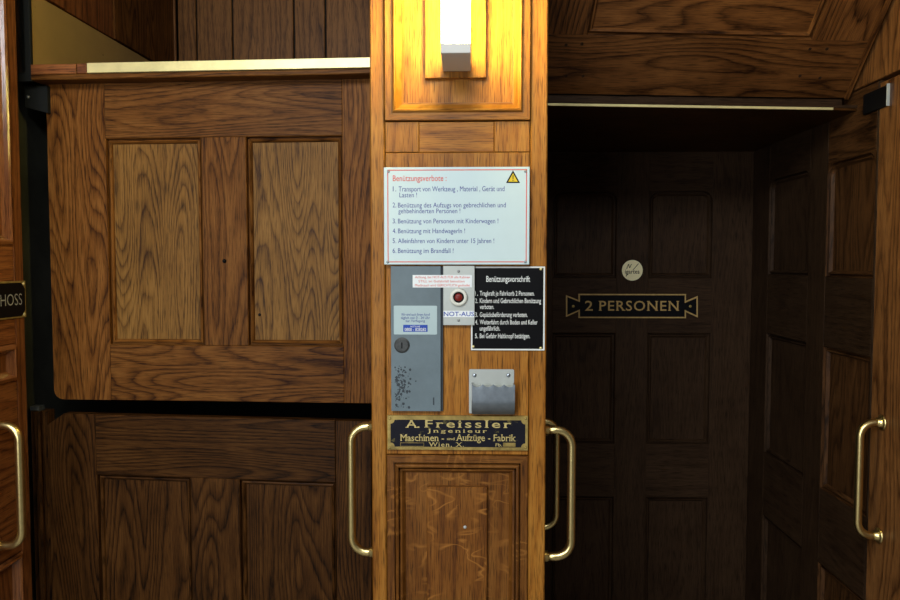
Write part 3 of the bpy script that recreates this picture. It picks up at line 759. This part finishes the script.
# ceiling with brass front edge
FC = Fr((0, 0, ZC), (1, 0, 0), (0, -1, 0))            # faces down
FCd = Fr((0, 0, ZC), (1, 0, 0), (0, 1, 0))
f0 = bl.y + (xl_ - bl.x) * (br.y - bl.y) / (br.x - bl.x); f1 = bl.y + (WR - bl.x) * (br.y - bl.y) / (br.x - bl.x)
MB(FCd).prism([(xl_, f0 + .004), (WR, f1 + .004), (WR, YB), (xl_, YB)], 0, .012, 'u').build('ceiling_panel', M['low'], CR)
FBE = Fr(Vector((bl.x, bl.y, 0)), (br.x - bl.x, br.y - bl.y, 0))
eL = xl_ - bl.x; eR = FBE.px(833, 110)[0]
MB(FBE).box(eL, eR, ZC - .0005, ZC + .0055, -.004, .002, 'u', .0005).build('edge_strip', M['sill_brass'], CR, 'thin brass edge strip')
MB(FBE).box(eL, eR + .07, ZC + .006, ZC + .013, -.01, -.001, 'u', .0005).build('roof_edge', M['dark'], CR)
MB(FCd).box(xl_, WR, .36, YB, -ZC + .02, -ZC + .06, 'u').build('floor_board', M['low'], CR)

# capacity plate on the back wall
PP = thing('capacity_plate', FRB.p(FRB.px(632, 317)[0], FRB.px(632, 317)[1], 0), 'black ribbon shaped plate with gilt letters on the right cabin back wall', 'sign')
out = [FRB.px(x, y, .004) for x, y in ((566, 317), (566, 295), (578.5, 300), (578.5, 293.8), (686, 294), (686, 301), (697.8, 296), (697.8, 317.5), (686, 312), (686, 318.2), (578.5, 318), (578.5, 311.5))]
MB(FRB).prism(out, 0, .004, 'u').build('gilt_border', M['goldpaint'], PP)
cc = out[::-1]
MB(FRB).prism(outset(cc, .0048), .0035, .0046, 'u').build('black_ground', M['blackenamel'], PP)
m = MB(FRB); k = .005
tpx(m, FRB, '2', 585, 592.8, 310.6, 301, k, bold=.006, serif=True); tpx(m, FRB, 'PERSONEN', 599.5, 678.5, 310.6, 301, k, bold=.006, spacing=1.12, serif=True)
m.build('lettering', M['goldpaint'], PP)
for x in (573.3, 690.3): screw(FRB, *FRB.px(x, 306.3, .0046), .0046, PP, M['old_brass'], .005)
# round sticker
u, v = FRB.px(632.3, 270.3)
RSK = thing('round_sticker', FRB.p(u, v - .037, 0), 'round cream sticker with black scribble above the gilt lettered plate', 'sticker')
MB(FRB).lathe(u, v, [(.0365, 0), (.0365, .0006), (.0360, .0009)], 40, True).build('paper', M['creamsticker'], RSK)
m = MB(FRB); tpx(m, FRB, 'igartes', 625, 639.5, 273.6, 269.4, .0012, bold=.010)
for (xa, ya), (xb, yb) in (((633, 270), (638.5, 263.5)), ((626.5, 269), (628.5, 264)), ((628.5, 264), (629.5, 268)), ((629.5, 268), (631.5, 264)), ((625.8, 276.5), (627.5, 274))):
    p, q = Vector(FRB.px(xa, ya)), Vector(FRB.px(xb, yb)); n = (q - p).normalized(); n = Vector((-n.y, n.x)) * .0011
    m.prism([tuple(p + n), tuple(p - n), tuple(q - n), tuple(q + n)], .0009, .0012)
m.build('scribble', M['blackenamel'], RSK)
# handle inside the cabin, behind the pillar
handle(FLS, .335, Z0 - .665, Z0 - .393, hx(556.3, .335) - xl_, .0088, 'farther, smaller looking brass grab handle just behind the pillar edge')

# ------------------------------------------------------------------ right jamb with handle
RJ = thing('side_jamb', (WR, .1, 0), 'warm brown oak jamb at the right edge of the right opening', 'jamb', kind='thing')
zg = FSW.px(875, 83)[1]
MB(FSW).box(yj, .30, 0, zg - .005, -.06, .0005, 'v', .003).build('stile', M['jamb'], RJ)
MB(FSW).box(yj - .20, .30, zg + .006, TOP, -.06, -.001, 'v', .002).build('upper_block', M['jamb'], RJ)
handle(FSW, FSW.px(882.5, 425)[0], Z0 - .654, Z0 - .378, .052, .0092, 'brass grab handle on the right jamb at the picture edge', .0005)
a, b = FSW.px(865.5, 100)[0], FSW.px(889.5, 90)[0]
c = FSW.px(877, 110.5, .0)[1]; d = FSW.px(877, 90, .0)[1]
RP = thing('direction_plate', FSW.p((a + b) / 2, c, 0), 'small black plate with bright end, high on the right jamb', 'sign')
MB(FSW).box(a, b, c, d, 0, .006, 'u', .001).build('plate', M['blackenamel'], RP)
MB(FSW).box(b + .0003, b + .003, c, d + .002, 0, .0075, 'v', .0005).build('end_cap', M['alu'], RP)

# ------------------------------------------------------------------ inclined flap above the right cabin
zf = Z0 + .432
q0, q1 = pz(546, 93.5, zf), pz(845, 98.2, zf)
UF = (q1 - q0).normalized()
back = Vector((0, 0, 1)).cross(UF).normalized()        # away from the viewer
VF = (-back * math.cos(R(46)) + Vector((0, 0, 1)) * math.sin(R(46)))
FF = Fr(q0, UF, VF)
FP = thing('inclined_flap', q0, 'inclined dark oak panelled flap over the top of the right opening', 'flap')
fu0 = xl_ + .004 - q0.x; fu1 = FF.px(844.5, 97)[0]; fvt = .50
pa, pb = FF.px(588, 30)[0], FF.px(812, 40)[0]; pv0 = FF.px(700, 37.5)[1]
kx_ = VF.x / UF.x
MB(FF).box(fu0 + .01, fu1 - .06, .01, fvt, -.034, -.022, 'u', 0).build('backing', M['flap'], FP)
MB(FF).box(fu0, pa, pv0, fvt, -.022, 0, 'v').build('stile', M['flap'], FP)
MB(FF).prism([(pb, pv0), (fu1 - kx_ * pv0, pv0), (fu1 - kx_ * fvt, fvt), (pb, fvt)], -.022, 0, 'v').build('stile', M['flap'], FP)
MB(FF).prism([(fu0, 0), (fu1, 0), (fu1 - kx_ * pv0, pv0), (fu0, pv0)], -.022, -.0002, 'u').build('rail', M['flap'], FP)
MB(FF).box(pa, pb, pv0, fvt, -.022, -.012, 'u', 0).build('panel', M['flap'], FP)
MB(FF).ring(pa, pb, pv0, fvt + .1, PROF).build('panel_moulding', M['flap'], FP)
fum = (.9885 - FF.O.x) / UF.x; fh = (fum - fu1) / 2
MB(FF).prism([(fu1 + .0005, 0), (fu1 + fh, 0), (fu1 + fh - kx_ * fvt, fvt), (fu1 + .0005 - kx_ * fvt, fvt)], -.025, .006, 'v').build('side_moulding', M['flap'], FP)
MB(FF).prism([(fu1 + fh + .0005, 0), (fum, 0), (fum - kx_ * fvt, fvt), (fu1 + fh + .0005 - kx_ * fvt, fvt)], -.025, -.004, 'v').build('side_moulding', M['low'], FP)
for x, y in ((566, 45), (566, 76), (583, 76), (582, 44), (800, 76), (820, 78), (810, 49), (827, 49)):
    u, v = FF.px(x, y); MB(FF).lathe(u, v, [(.004, -.001), (.004, .0003), (.0035, .0005)], 12).build('plug', M['dark'], FP)
FF2 = Fr(Vector((q0.x, q0.y, 0)), UF)
MB(FF2).box(fu0, fu1, zf - .0225, zf - .001, -.02, -.004, 'u', .003).build('bottom_lip', M['dark'], FP)
